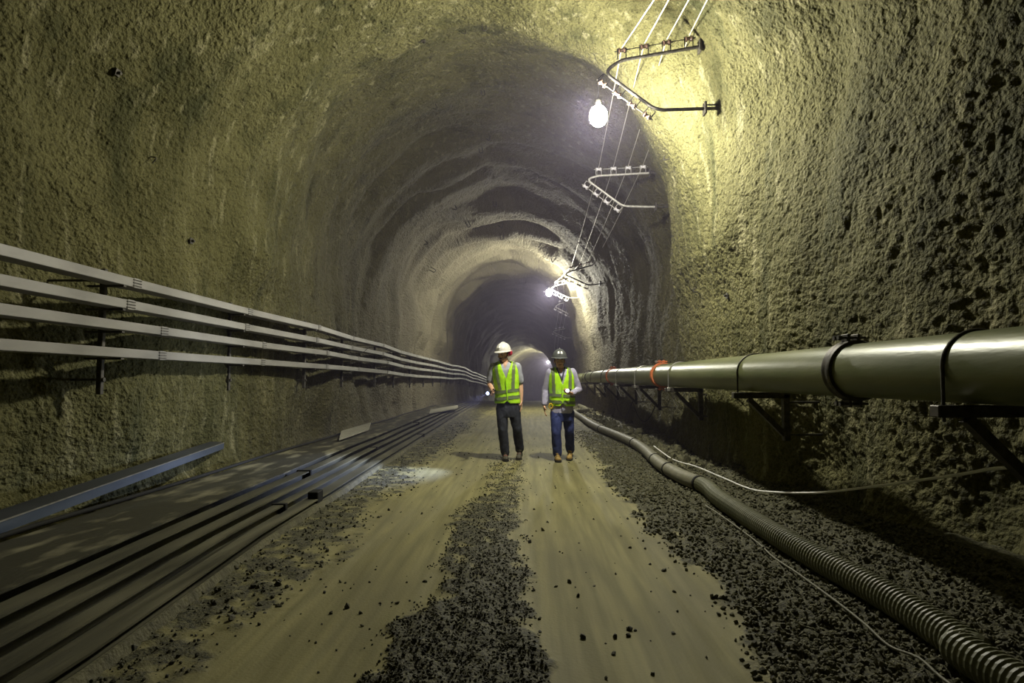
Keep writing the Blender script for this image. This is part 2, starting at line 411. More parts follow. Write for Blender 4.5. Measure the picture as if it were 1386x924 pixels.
# ------------------------------------------------------------------ overhead wire brackets
def bez(pts, n=6, r=.25):
    """round the inner corners of a polyline"""
    out = [Vector(pts[0])]
    for i in range(1, len(pts) - 1):
        a, b, c = Vector(pts[i - 1]), Vector(pts[i]), Vector(pts[i + 1])
        p = b + (a - b) * min(.45, r / max((a - b).length, 1e-6)); q = b + (c - b) * min(.45, r / max((c - b).length, 1e-6))
        for k in range(n + 1):
            t = k / n; out.append(p.lerp(b, t).lerp(b.lerp(q, t), t))
    out.append(Vector(pts[-1])); return out
def wire_bracket(Y, uatt, ucor, mid, lcor, latt, label, m, mi, thick=.022):
    """bent tube in the cross plane at Y: upper arm, rounded nose, diagonal, lower arm. returns the eight wire points"""
    pts = [Vector((*p[:1], Y, p[1])) for p in (uatt, ucor, mid, lcor, latt)]
    org = pts[0].copy(); t = thing('wire_bracket', label, 'bracket', org, None)
    L_ = [p - org for p in pts]
    bm = B(); tube(bm, bez([L_[0], L_[1], L_[2], L_[3], L_[4]], 6, .12), thick, 10); smooth(obj('bent_frame', bm, m, t), 40)
    for p, nm in ((L_[0], 'wall_plate'), (L_[4], 'wall_plate')):
        bm = B(); box(bm, p + V(-.01, 0, 0), (.03, .12, .16), bev=.006); cyl(bm, p + V(-.03, 0, .05), p + V(.3, 0, .05), .01, 8); obj(nm, bm, M_DARK, t)
    for p in (L_[0], L_[4]):
        bm = B(); cyl(bm, p, p + V(.6, .03, .02), thick, 8); obj('wall_anchor', bm, M_DARK, t)
    out = []
    def rack(a, b, nrm, n):
        ax = (b - a).normalized(); h = .13
        bm = B(); tube(bm, [a + nrm * h - ax * .06, b + nrm * h + ax * .06], .007, 6); obj('spool_rod', bm, m, t)
        for k in range(n):
            f = (k + .12) / (n - .76) if n > 1 else .5
            c = a.lerp(b, f) + nrm * h
            bm = B()
            tube(bm, [c - ax * .055 + nrm * .03, c - ax * .055 - nrm * (h - .02), c + ax * .055 - nrm * (h - .02), c + ax * .055 + nrm * .03], .008, 6)
            obj('clevis', bm, m, t)
            prof = [(-.045, .022), (-.04, .036), (-.028, .038), (-.018, .024), (-.006, .022), (.006, .022), (.018, .024), (.028, .038), (.04, .036), (.045, .022)]
            bm = B(); tube(bm, [c + ax * p for p, r in prof], [r for p, r in prof], 12); smooth(obj('spool_insulator', bm, mi, t), 60)
            bm = B(); cyl(bm, c + ax * .055, c + ax * .08, .014, 6); obj('nut', bm, M_DARK, t)
            out.append(org + c + nrm * .03)
    a, b = L_[1], L_[0]
    ln = (b - a).length; e = a + (b - a) * min(1.0, .95 / ln)
    n1 = V(0, 0, 1); rack(a + (b - a).normalized() * .0, e, n1, 4)
    dv = (L_[3] - L_[2]).normalized(); n2 = V(-abs(dv.z), 0, -abs(dv.x)); rack(L_[2] + dv * .04, L_[3] - dv * .02, n2, 4)
    return out
def xz(px, py, Y): p = P(px, py, Y); return (p.x, p.z)
WB = []
Y1 = 5.8 * K
WB.append((Y1, wire_bracket(Y1, xz(948, 63, Y1), xz(838, 82, Y1), xz(818, 98, Y1), xz(888, 149, Y1), xz(955, 147, Y1), 'nearest dark bent wire bracket high on the right wall, bright lamp below its nose', M_DARK, M_INS)))
Y2 = 9.0 * K
WB.append((Y2, wire_bracket(Y2, xz(880, 234, Y2), xz(808, 238, Y2), xz(794, 243, Y2), xz(843, 279, Y2), xz(888, 280, Y2), 'pale bent wire bracket just below and beyond the big bright lamp', M_GALV, M_INSW)))
Y3 = 15.0 * K
WB.append((Y3, wire_bracket(Y3, xz(808, 357, Y3), xz(772, 367, Y3), xz(764, 371, Y3), xz(797, 386, Y3), xz(812, 384, Y3), 'dark bent wire bracket against the brightly lit pillar of wall', M_DARK, M_INS)))
Y4 = 18.4 * K
WB.append((Y4, wire_bracket(Y4, xz(790, 379, Y4), xz(752, 386, Y4), xz(745, 391, Y4), xz(770, 403, Y4), xz(792, 403, Y4), 'pale wire bracket carrying the middle lamp', M_GALV, M_INSW)))
Y5 = 23.5 * K
WB.append((Y5, wire_bracket(Y5, xz(776, 407, Y5), xz(757, 411, Y5), xz(751, 415, Y5), xz(776, 428, Y5), xz(784, 428, Y5), 'pale wire bracket just beyond the middle lamp', M_GALV, M_INSW)))
Y6 = 31.0 * K
WB.append((Y6, wire_bracket(Y6, xz(768, 444, Y6), xz(752, 447, Y6), xz(748, 449, Y6), xz(766, 457, Y6), xz(774, 457, Y6), 'farthest small wire bracket in the dark stretch before the bend', M_GALV, M_INSW)))
near_dx = [(885, 0), (905, 0), (932, 0), (957, 0)]
for k in range(4):
    t = ['outermost', 'second from outermost', 'third from outermost', 'innermost'][k % 4]
    pts = [w_[k] for _, w_ in WB]
    first = pts[0]
    if k < 4:
        q = P(*near_dx[k], 5.0 * K); pre = [V(q.x, -4.8, q.z), V(q.x, 5.6, q.z + .01), q]
    else:
        pre = [V(first.x + .1, -4.8, first.z + .05), V(first.x + .08, 4.3, first.z + .05)]
    full = pre + pts; dense = []
    for a, b in zip(full[:-1], full[1:]):
        m_ = max(2, int((b - a).length / 1.2)); sag = .004 * (b - a).length ** 2 * .35
        for i in range(m_): f = i / m_; dense.append(a.lerp(b, f) - V(0, 0, 4 * f * (1 - f) * min(sag, .06)))
    dense.append(full[-1] + V(0, 0, 0)); dense.append(full[-1] + V(.4, 12, -1.2))
    bm = B(); tube(bm, dense, .0065 if k < 4 else .005, 6)
    tag(obj('power_wire', bm, M_WIRE), f'bare overhead wire on the upper rack of the wall brackets, {t} of four', 'wire', 'overhead wires')
LP = [lamp(810, 157, Y1 + .02, P(817, 100, Y1), LAMP_POWER[0], 'big bright round lamp hanging from the nearest wire bracket'),
      lamp(743, 396, 18.2 * K, P(746, 389, Y4), LAMP_POWER[1], 'middle bright lamp hanging above the right walker'),
      lamp(742, 490, 58 * K, P(742, 486, 58 * K) + V(0, 0, .4), LAMP_POWER[2], 'farthest lit lamp low in the tunnel beside the grey helmet')]

# ------------------------------------------------------------------ four ducts on the left wall
DY = [-3.2, -1.2, .7, 2.5, 4.35, 6.25, 8.2, 10.1, 12.0, 13.9, 15.8, 17.8, 19.8, 21.8, 23.9, 26.0, 28.2, 30.5, 33, 35.6, 38.4, 41.4, 44.6, 48]
DY = [y * K for y in DY]
rs = np.random.RandomState(5)
DXJ = np.concatenate([[0] * 5, rs.uniform(-.05, .09, len(DY) - 5)])
DZJ = np.interp(DY, [v * K for v in (0, 9, 16, 24, 30, 60)], [0, -.03, -.14, -.10, -.04, -.02]) + np.concatenate([[0] * 7, rs.uniform(-.03, .03, len(DY) - 7)])
DZ = [2.20, 1.975, 1.76, 1.505]
def duct_x(i): return -3.86 + float(shx(DY[i])) + DXJ[i]
DN = ['topmost', 'second from top', 'third from top', 'lowest']
for k, z0 in enumerate(DZ):
    t = thing('cable_duct', f'long pale rectangular duct along the left wall, {DN[k]} of the four', 'duct', (duct_x(0), DY[0], z0), 'ducts on the left wall')
    o0 = Vector(t.location); off = [.10, .02, .60, .57][k]; rsk = np.random.RandomState(20 + k)
    pts = [V(duct_x(i) + rsk.uniform(-.006, .006), DY[i] + off, z0 + DZJ[i] + float(shz(DY[i])) + rsk.uniform(-.006, .006)) - o0 for i in range(len(DY))]
    for i in range(len(pts) - 1):
        bm = B(); d = (pts[i + 1] - pts[i]).normalized()
        tube(bm, [pts[i] + d * .004 - V(.065, 0, 0), pts[i + 1] - d * .004 - V(.065, 0, 0)], 0, sq=(.18, .088))
        bmesh.ops.bevel(bm, geom=bm.edges[:], offset=.004, segments=1, affect='EDGES'); obj('duct_length', bm, M_DUCT, t)
        bm = B(); box(bm, pts[i + 1] - V(.065, 0, 0), (.186, .10, .094)); sl = obj('joint_sleeve', bm, M_DUCT, t)
        bm = B()
        for q in (-.035, 0, .035): box(bm, pts[i + 1] + V(.03, q * .0, q * .8), (.008, .13, .009))
        obj('clip', bm, M_DARK, sl)
for i in range(1, 20):
    y = DY[i]; x0 = duct_x(i); zz = float(shz(y)) + DZJ[i]
    t = thing('duct_bracket', f'dark steel post holding the ducts to the left wall, {ORD[i - 1]} from the camera end', 'bracket', (x0 - .185, y - .08, 1.15 + zz), 'posts behind the left wall ducts')
    bm = B(); box(bm, (0, 0, .56), (.05, .045, 1.2), bev=.004); obj('post', bm, M_DARK, t)
    for z0 in DZ:
        bm = B(); box(bm, (.03, 0, z0 - 1.15 - .056), (.36, .04, .018)); obj('arm', bm, M_DARK, t)
    for z0 in (.1, 1.05):
        bm = B(); cyl(bm, (-.55, 0, z0), (.03, 0, z0), .012, 8); cyl(bm, (.025, 0, z0), (.045, 0, z0), .022, 6); obj('anchor_bolt', bm, M_DARK, t)
# thin slack cable looping under the top duct
bm = B(); a = V(duct_x(7) + .03, 8.8 * K, 2.12); b_ = V(duct_x(8) + .03, 10.9 * K, 2.02)
tube(bm, [a.lerp(b_, f) - V(0, 0, .30 * 4 * f * (1 - f)) for f in np.linspace(0, 1, 14)], .007, 6)
tag(obj('slack_cable', bm, M_BLACK), 'thin black cable looping slack between the upper left ducts', 'cable')

# ------------------------------------------------------------------ green pipe on the right wall
PX0, PZ0, PR = 2.30, 1.30, .185
pt = thing('water_pipe', 'thick green steel pipe running along the right wall on brackets', 'pipe', (PX0, -4.6, PZ0))
def pc(Y): return V(PX0 + float(shx(Y)) , Y, PZ0 + float(shz(Y)) + .03 * min(1, max(0, (Y / K - 6) / 8)))
o0 = Vector(pt.location)
CPL = [-1.2, 3.25, 7.75, 12.1, 16.5, 20.9, 25.3, 29.7, 34.1]
CPL = [y * K for y in CPL]
prev = -4.6
for i, y in enumerate(CPL):
    a, b_ = pc(prev) - o0, pc(y) - o0
    bm = B(); tube(bm, [a + V(0, .01, 0), a.lerp(b_, .5), b_ - V(0, .01, 0)], PR, 48); smooth(obj('pipe_length', bm, M_PIPE, pt), 40)
    orange = i in (2, 3)
    bm = B(); prof = [(-.055, PR + .004), (-.055, PR + .022), (-.035, PR + .03), (-.02, PR + .022), (.02, PR + .022), (.035, PR + .03), (.055, PR + .022), (.055, PR + .004)]
    tube(bm, [b_ + V(0, p, 0) for p, r in prof], [r for p, r in prof], 40, cap=False)
    cp = smooth(obj('pipe_coupling', bm, M_RUST if orange else M_DARK, pt, label='orange clamp coupling' if orange else None), 50)
    for sg in (1, -1):
        bm = B()
        zc = sg * (PR + .045)
        for dx in (-.022, .022): box(bm, b_ + V(dx * 1.6 - .02, 0, zc), (.02, .10, .05), bev=.004)
        for dy in (-.03, .03): cyl(bm, b_ + V(-.11, dy, zc), b_ + V(.07, dy, zc), .009, 8)
        obj('coupling_lug', bm, M_RUST if orange else M_DARK, cp)
        for dy in (-.03, .03):
            bm = B(); cyl(bm, b_ + V(-.125, dy, zc), b_ + V(-.10, dy, zc), .018, 6); obj('bolt', bm, M_STEEL if orange else M_DARK, cp)
    prev = y
BRY = [-2.1, .1, 2.36, 4.62, 6.85, 8.95, 10.85, 13.0, 15.1, 17.3, 19.5, 21.7, 24]
BRY = [y * K for y in BRY]
for i, y in enumerate(BRY):
    c = pc(y) - V(0, 0, PR + .004); ns = V(0, 0, 0)
    lab = f'dark triangular steel bracket under the green pipe, {ORD[max(0, i - 2)]} from the frame edge' if i >= 2 else f'dark triangular bracket under the green pipe behind the camera, {ORD[i]} from tunnel end'
    t = thing('pipe_bracket', lab, 'bracket', (PX0 + .28 + float(shx(y)), y, c.z - .42), 'brackets under the green pipe')
    H = .42
    bm = B(); box(bm, (-.24, 0, H - .032), (.56, .075, .06), bev=.005); obj('arm', bm, M_DARK, t)
    bm = B(); box(bm, (0, 0, H / 2 - .04), (.06, .075, H + .04), bev=.005); obj('post', bm, M_DARK, t)
    bm = B(); tube(bm, [(-.36, 0, H - .07), (-.02, 0, .0)], 0, sq=(.06, .05)); obj('brace', bm, M_DARK, t)
    bm = B(); cyl(bm, (-.04, .0, -.0), (.60 if y < 5 else .36, .0, .0), .011, 8); obj('wall_rod', bm, M_DARK, t)
    bm = B(); cyl(bm, (-.0, .0, H - .1), (.62 if y < 5 else .40, .0, H - .1), .011, 8); obj('wall_rod', bm, M_DARK, t)
    # strap over the pipe
    bm = B(); pcn = c + V(0, 0, PR + .004) - Vector(t.location); rr = PR + .006
    arc = [pcn + V(math.cos(a) * rr, 0, math.sin(a) * rr) for a in np.linspace(math.radians(-8), math.radians(188), 22)]
    tube(bm, [pcn + V(rr, 0, -PR - .0)] + arc + [pcn + V(-rr, 0, -PR - .02), pcn + V(-rr, 0, -PR - .09)], .009, 8)
    obj('strap', bm, M_STEEL if i in (4, 5, 6) else M_DARK, t, label='bare steel strap' if i in (4, 5, 6) else None)
    if i in (4, 5, 6, 7):
        bm = B(); box(bm, pcn + V(-rr, -.03, -PR - .03), (.05, .05, .06), bev=.01)
        tube(bm, [pcn + V(-rr, 0, -PR - .05), pcn + V(-rr + .13, 0, -PR - .30)], .007, 6); obj('steel_clip', bm, M_STEEL, t, label='pale clip with thin rod')
# thin cables and ropes near the right wall
def cable(name, pts, r, m, label, cat='cable', n=4, seg=8):
    pts = [Vector(p) for p in pts]; out = []
    for i in range(len(pts) - 1):
        p0, p1, p2, p3 = pts[max(i - 1, 0)], pts[i], pts[i + 1], pts[min(i + 2, len(pts) - 1)]
        for k in range(n):
            t = k / n; t2, t3 = t * t, t * t * t
            out.append(.5 * ((2 * p1) + (p2 - p0) * t + (2 * p0 - 5 * p1 + 4 * p2 - p3) * t2 + (3 * p1 - p0 - 3 * p2 + p3) * t3))
    out.append(pts[-1])
    if name is None: return out
    bm = B(); tube(bm, out, r, seg); return tag(smooth(obj(name, bm, m)), label, cat)
def c4(x, y): return (x / 2.287 + 780, y / 2.287 + 540)
wc = []
for (x, y), X in zip([(240, 145), (300, 195), (370, 240), (450, 268), (540, 283), (620, 288), (700, 290), (800, 285), (1140, 240), (1290, 215), (1400, 212)],
                     [1.98, 2.1, 2.2, 2.28, 2.34, 2.4, 2.44, 2.48, 2.52, 2.52, 2.52]):
    q = PX(*c4(x, y), X); q.z = max(q.z, floor_z(q.x, q.y) + .055); wc.append(q)
cable('hanging_cable', wc, .009, M_WHITE, 'thin white cable sagging along the right wall above the hose')
gc = []
for x, y in [(400, 335), (460, 375), (560, 445), (610, 490), (680, 540), (740, 590), (830, 660), (900, 715), (970, 770), (1060, 820), (1130, 875), (1250, 960)]:
    q = G(*c4(x, y), .03); q.z = floor_z(q.x, q.y) + .032; gc.append(q)
cable('ground_cord', gc, .0065, M_HOSES, 'thin pale cord lying on the gravel left of the ribbed hose', 'cord')
for (a, b_, s, lab) in ((8.95, 10.85, .38, 'thin black cable slung between pipe brackets, nearer of two'), (10.85, 13.0, .45, 'thin black cable slung between pipe brackets, farther of two')):
    p, q = V(PX0 + .2, a * K, .72), V(PX0 + .2, b_ * K, .72)
    cable('slung_cable', [p.lerp(q, f) - V(0, 0, s * 4 * f * (1 - f)) for f in (0, .25, .5, .75, 1)], .009, M_BLACK, lab)
# hose ---------------------------------------------------------------------
HP = [(1361.5, 916), (1313, 879), (1257, 842), (1200, 807), (1152, 780), (1103.6, 754), (1051, 723.6), (998.6, 691), (972, 673), (955, 658), (924, 645), (893.7, 627.5), (871.8, 607.8), (854, 597), (828, 586), (806, 577), (789, 566), (778, 557)]
hp = [G(x, y, .10) for x, y in HP]
hp = [V(2.02, -2.5, .1), V(2.0, .0, .1)] + hp + [V(2.25, 17 * K, .1), V(2.3, 20 * K, .1)]
HR = .082
for q in hp: q.z = max(q.z, floor_z(q.x, q.y) + HR * .92)
path = cable(None, hp, 0, None, '', n=24)
# arc-length resample
def resample(path, step):
    out = [path[0]]; acc = 0
    for a, b_ in zip(path[:-1], path[1:]):
        L_ = (b_ - a).length
        while acc + L_ >= step:
            f = (step - acc) / L_; a = a.lerp(b_, f); out.append(a); L_ = (b_ - a).length; acc = 0
        acc += L_
    return out
rp = resample(path, .0085)
cut = next(i for i, p in enumerate(rp) if p.y > 5.1 * K)
th = thing('suction_hose', 'ribbed green-grey hose snaking along the floor by right wall', 'hose', rp[0])
def rel(L_, o): return [p - o for p in L_]
nearp = [p for p in rp[:cut]]
rad = [HR * (1.0 if (i % 4) in (0, 1) else .90) for i in range(len(nearp))]
bm = B(); tube(bm, rel(nearp, rp[0]), rad, 18); obj('ribbed_length', bm, M_HOSE, th)
farp = rp[cut - 2::14]
bm = B(); tube(bm, rel(farp, rp[0]), HR * 1.02, 20); smooth(obj('smooth_length', bm, M_HOSES, th, label='smooth grey-green length beyond the ribs'))
for y in (5.1 * K, 5.9 * K, 6.6 * K, 8.3 * K, 10.6 * K):
    i = next(i for i, p in enumerate(rp) if p.y > y); a = rp[i] - rp[0]; d = (rp[i + 2] - rp[i]).normalized()
    bm = B(); tube(bm, [a - d * .02, a + d * .02], HR * 1.10, 20); obj('hose_clamp', bm, M_BLACK, th)

# ------------------------------------------------------------------ long steel profiles stacked along the left verge
def xz_line(x0, x1, y0, y1): return lambda Y: x0 + (x1 - x0) * (Y - y0) / (y1 - y0)
EDGE = lambda Y: float(np.interp(Y / K, [-5, 1.7, 3, 6, 12, 22, 30], [-1.72, -1.80, -1.93, -2.03, -2.18, -2.5, -2.9]))
def long_profile(name, x0, wd, z0, z1, y0, y1, m, label, cat, bands=(), conv=0.0, lip=True):
    """a long open-backed channel: top flange and web facing the road, bent along EDGE"""
    ys = np.linspace(y0, y1, 18)
    y0, y1 = y0 * K, y1 * K; bands = [b * K for b in bands]; ys = np.linspace(y0, y1, 18); k = lambda Y: 1 - conv * max(0, Y) / 25 / K
    base = V(EDGE(y0) - x0 * k(y0), y0, 0); t = thing(name, label, cat, base)
    def sweep(nm, prof, mm, lab=None):
        bm = B(); rings = []
        for y in ys:
            ex = EDGE(y); dz = float(shz(y)) + .004 * math.sin(y * 1.7 + x0 * 9)
            rings.append([bm.verts.new(V(ex - (x0 + p[0]) * k(y) + .006 * math.sin(y * .9 + x0 * 5), y, p[1] + dz) - base) for p in prof])
        for a, c in zip(rings[:-1], rings[1:]):
            for i in range(len(prof)): j = (i + 1) % len(prof); bm.faces.new((a[i], a[j], c[j], c[i]))
        bm.faces.new(rings[0]); bm.faces.new(rings[-1][::-1]); bmesh.ops.recalc_face_normals(bm, faces=bm.faces)
        return obj(nm, bm, mm, t, lab)
    th_ = .012
    sweep('top_flange', [(0, z1), (wd, z1), (wd, z1 - th_), (0, z1 - th_)], m)
    wi = min(.06, wd * .5)
    sweep('web', [(wi, z1 - th_), (wi + th_, z1 - th_), (wi + th_, z0), (wi, z0)], m)
    sweep('back_web', [(wd - th_ - .004, z1 - th_), (wd - .004, z1 - th_), (wd - .004, z0), (wd - th_ - .004, z0)], m)
    if lip: sweep('lower_lip', [(.0, z0 + .012), (.05, z0 + .012), (.05, z0), (.0, z0)], m)
    for y in bands:
        bm = B(); box(bm, V(EDGE(y) - (x0 + wd / 2) * k(y), y, (z0 + z1) / 2 + .006) - base, (wd + .03, .05, z1 - z0 + .01), bev=.004); obj('tie_band', bm, M_BLACK, t)
    return t
# kerb under the first profile
ys = np.linspace(-4.5, 27 * K, 60); bm = B(); rings = []
for y in ys:
    ex = EDGE(y); n_ = .015 * float(noise(y * 3, 0.3, seed=55))
    rings.append([bm.verts.new((ex + .05 + n_, y, -.03 + float(shz(y)))), bm.verts.new((ex + .015 + n_, y, .055 + float(shz(y)))), bm.verts.new((ex - 1.6, y, .05 + float(shz(y)))), bm.verts.new((ex - 1.6, y, -.04 + float(shz(y))))])
for a, c in zip(rings[:-1], rings[1:]):
    for i in range(3): bm.faces.new((a[i], a[i + 1], c[i + 1], c[i]))
bmesh.ops.recalc_face_normals(bm, faces=bm.faces)
obj('floor_kerb', bm, M_CURB, kind='structure')
long_profile('steel_channel', .0, .120, .052, .105, -1, 24, M_BEAM, 'long dusty steel channel lying nearest the road on the kerb', 'beam', (9.5,), .25)
long_profile('steel_channel', .165, .095, .055, .140, -1, 23, M_BEAM, 'long dusty steel channel, second from the road in the left stack', 'beam', (4.05,), .25)
long_profile('steel_channel', .305, .115, .055, .172, -1, 22, M_BEAM, 'long dusty steel channel, third from the road in the left stack', 'beam', (7.2,), .25)
long_profile('steel_channel', .47, .13, .055, .205, -1, 21.5, M_BEAM, 'long dusty steel channel, fourth from the road next to wide plate', 'beam', (5.2, 11), .25)
long_profile('walkway_plate', .655, .74, .055, .232, -1, 19, M_SLAB, 'wide dusty dark plate with pale patches between beams and wall', 'plate', (), .25, lip=False)
long_profile('wall_channel', 1.46, .14, .05, .15, -1, 23, M_DARK, 'dark channel running at the foot of the left wall', 'beam', (), .25, lip=False)
bm = B(); pts = [V(EDGE(y) - 1.42 * (1 - .25 * y / 25 / K) + .02 * math.sin(y * 1.3), y, .252 + float(shz(y))) for y in np.linspace(0, 18 * K, 30)]
tube(bm, pts, .019, 10); tag(smooth(obj('black_conduit', bm, M_BLACK)), 'black conduit lying along the wall side edge of the wide plate', 'conduit')
# clamp block in the gap of the stack
q = G(427, 668, .14); bm = B(); box(bm, (0, 0, .055), (.10, .16, .11), bev=.008); o = tag(obj('clamp_block', bm, M_BLACK), 'small black block wedged between the long beams', 'block'); o.location = (q.x, q.y, .06)
# leaning channel
a, b_ = PX(-120, 752, -3.50), PX(304, 606, -3.95)
a = V(-3.14, 1.9 * K, .235); b_ = P(303, 607, 6.1 * K)
t = thing('leaning_channel', 'long dark steel channel leaning on the left wall with inner face tinted as if blue lit', 'beam', a)
dv = (b_ - a); up = V(0, 0, 1); side = dv.cross(up).normalized(); up2 = side.cross(dv).normalized()
q1 = side * .0
def slab(bm, o_, w1, w2):
    v = [bm.verts.new(p) for p in (o_, o_ + dv, o_ + dv + w1, o_ + w1, o_ + w2, o_ + dv + w2, o_ + dv + w1 + w2, o_ + w1 + w2)]
    for f in ((0, 1, 2, 3), (4, 7, 6, 5), (0, 4, 5, 1), (3, 2, 6, 7), (0, 3, 7, 4), (1, 5, 6, 2)): bm.faces.new([v[i] for i in f])
    bmesh.ops.recalc_face_normals(bm, faces=bm.faces); return bm
tiltu = (up2 * .8 - side * .6).normalized(); tilts = (side * .8 + up2 * .6).normalized()
M_CHANF = mat('channel_face_blue_lit', (.05, .07, .11), .45, .3, col2=(.10, .125, .17), scale=6, stretch=(1, .15, 1))  # blue cast of the flashlight painted into the web colour
bk = (side * -.93 + up2 * .36).normalized()
obj('web', slab(B(), V(0, 0, 0), up2 * .075, side * -.008), M_CHANF, t, 'face with blue flashlight tint painted in')
obj('upper_flange', slab(B(), up2 * .075, bk * .12, up2 * -.008), M_CHAN, t)
obj('edge_lip', slab(B(), up2 * .075 + side * .003, up2 * .008, side * -.012), M_STEEL, t)
# pale boards
def board(px_pts, z, label):
    c = [G(x, y, z) for x, y in px_pts]; o_ = sum(c, V(0, 0, 0)) / 4
    bm = B(); lo = [bm.verts.new(p - o_ - V(0, 0, .0)) for p in c]; hi = [bm.verts.new(p - o_ + V(0, 0, .03)) for p in c]
    bm.faces.new(lo[::-1]); bm.faces.new(hi)
    for i in range(4): j = (i + 1) % 4; bm.faces.new((lo[i], lo[j], hi[j], hi[i]))
    bmesh.ops.recalc_face_normals(bm, faces=bm.faces)
    o = tag(obj('pale_board', bm, M_BOARD), label, 'board'); o.location = o_
board([(459, 596), (499, 582), (502, 573), (462, 585)], .26, 'pale flat board resting on the left stack, nearer one')
board([(581, 560), (619, 553), (620, 549), (583, 555)], .24, 'pale flat board resting on the left stack, farther one')
# steel ends of bolts and bars poking out of roof and walls
HK = [(630, 40, 0, 'bent bar end under the crown edge of the nearest arch'), (657, 34, 1, 'looped wire beside the bent bar at the crown of the nearest arch'),
      (655, 122, 1, 'U-shaped wire loop alone in mid roof'), (652, 200, 1, 'wire loop low in the roof above the bright arch'), (663, 184, 0, 'bent bar just above the wire loop over the bright arch'),
      (573, 55, 2, 'round bolt head at upper left of roof'), (590, 142, 0, 'bent bar end left of the U-shaped loop'), (634, 300, 1, 'wire loop left of the crown of the bright arch'),
      (671, 272, 1, 'wire loop over the crown of the bright arch'), (680, 302, 0, 'bent bar at the crown of the bright arch'), (681, 317, 1, 'lowest ring-like loop at the crown of the bright arch'),
      (616, 278, 0, 'bent bar on the upper left of the bright arch'), (584, 362, 1, 'wire loop low on the left flank of the bright arch'), (575, 325, 0, 'bent bar on the left flank of the bright arch'),
      (752, 350, 0, 'bent bar on the right shoulder of the bright arch'), (985, 400, 2, 'bolt head above the green pipe on the right wall'), (905, 215, 0, 'bent bar end in the recess right of the second wire bracket'),
      (945, 395, 0, 'bent bar end on the bright ridge of the right wall'), (158, 98, 2, 'bolt head in the dark upper left wall'), (258, 326, 2, 'bolt head just above the ducts on the left wall'), (203, 212, 0, 'bent bar end high on the pale part of the left wall')]
for i, (px, py, k, lab) in enumerate(HK):
    r = ray(px, py); best = None
    for s in np.linspace(.6, PER - .6, 500):
        # march along the ray to find the wall
        pass
    T = np.linspace(2.2, 60, 2000); X = r.x * T; Yv = r.y * T; Z = CAM.z + r.z * T
    xr = X - shx(Yv) - TCX; zr = Z - shz(Yv)
    ang = np.arctan2(zr - TSP, xr); s = np.where(zr > TSP, TSP + THW * ang, np.where(xr > 0, zr, PER - zr))
    rr = np.where(zr > TSP, np.hypot(xr, zr - TSP), np.abs(xr)); hit = rr > THW + wall_disp(s, Yv, False) - .02
    j = int(np.argmax(hit)); c = V(X[j], Yv[j], Z[j]); inw = V(TCX + float(shx(Yv[j])) - c.x, 0, (TSP if zr[j] > TSP else c.z) - c.z).normalized()
    sc_ = max(.9, c.y / 12); L_ = .10 * sc_; side_ = V(0, 1, 0).cross(inw)
    bm = B()
    if k == 0: tube(bm, bez([-inw * .05, inw * L_, inw * L_ + side_ * L_ * .8 - inw * L_ * .6], 4, .05), .008 * sc_, 6)
    elif k == 1:
        tube(bm, bez([-inw * .05, inw * L_ - side_ * .02, inw * L_ + side_ * .05 * sc_, side_ * .06 * sc_ - inw * .05], 4, .04), .008 * sc_, 6)
    else: cyl(bm, -inw * .05, inw * .05, .018 * sc_, 8); box(bm, inw * .01, (.07, .07, .012), inw.to_track_quat('Z', 'Y').to_matrix())
    o = tag(smooth(obj('rock_bolt', bm, M_DARK), 40), 'small dark ' + lab, 'bolt', 'steel ends poking out of the rock'); o.location = c

#PEOPLE
# ------------------------------------------------------------------ the two walkers
M_SKIN = mat('skin', (.68, .40, .25), .5, 0, col2=(.58, .34, .20), scale=30)
M_HAIR = mat('dark_hair', (.02, .015, .012), .6)
M_LIP = mat('lips', (.22, .08, .06), .5)
M_EYE = mat('eye_white', (.7, .68, .62), .3); M_IRIS = mat('iris', (.02, .015, .01), .3)
M_VEST = mat('fluorescent_vest', (.50, .92, .012), .6, col2=(.42, .80, .010), scale=14)
M_TAPE = mat('grey_reflective_tape', (.20, .25, .12), .4, .2)
M_SHIRTW = mat('pale_shirt', (.42, .43, .47), .8, col2=(.34, .35, .40), scale=20)
M_SHIRTL = mat('lavender_shirt', (.44, .42, .54), .8, col2=(.36, .34, .46), scale=20)
M_JEANB = mat('black_jeans', (.014, .016, .022), .8, col2=(.032, .036, .048), scale=12)
M_JEAN = mat('blue_jeans', (.018, .028, .11), .8, col2=(.035, .050, .17), scale=12)
M_BOOT = mat('tan_boot', (.38, .25, .07), .7, col2=(.28, .19, .06), scale=20); M_SHOE = mat('dark_shoe', (.07, .065, .04), .6)
M_SOLE = mat('boot_sole', (.03, .028, .022), .8); M_RED = mat('red_plastic', (.45, .02, .04), .4); M_YEL = mat('yellow_strap', (.75, .48, .02), .5)
M_HELW = mat('white_helmet', (.74, .72, .64), .35); M_HELG = mat('grey_helmet', (.085, .09, .085), .45)
M_STICK = mat('white_sticker', (.80, .82, .74), .5); M_SCARF = mat('dark_lanyard', (.035, .035, .05), .7)

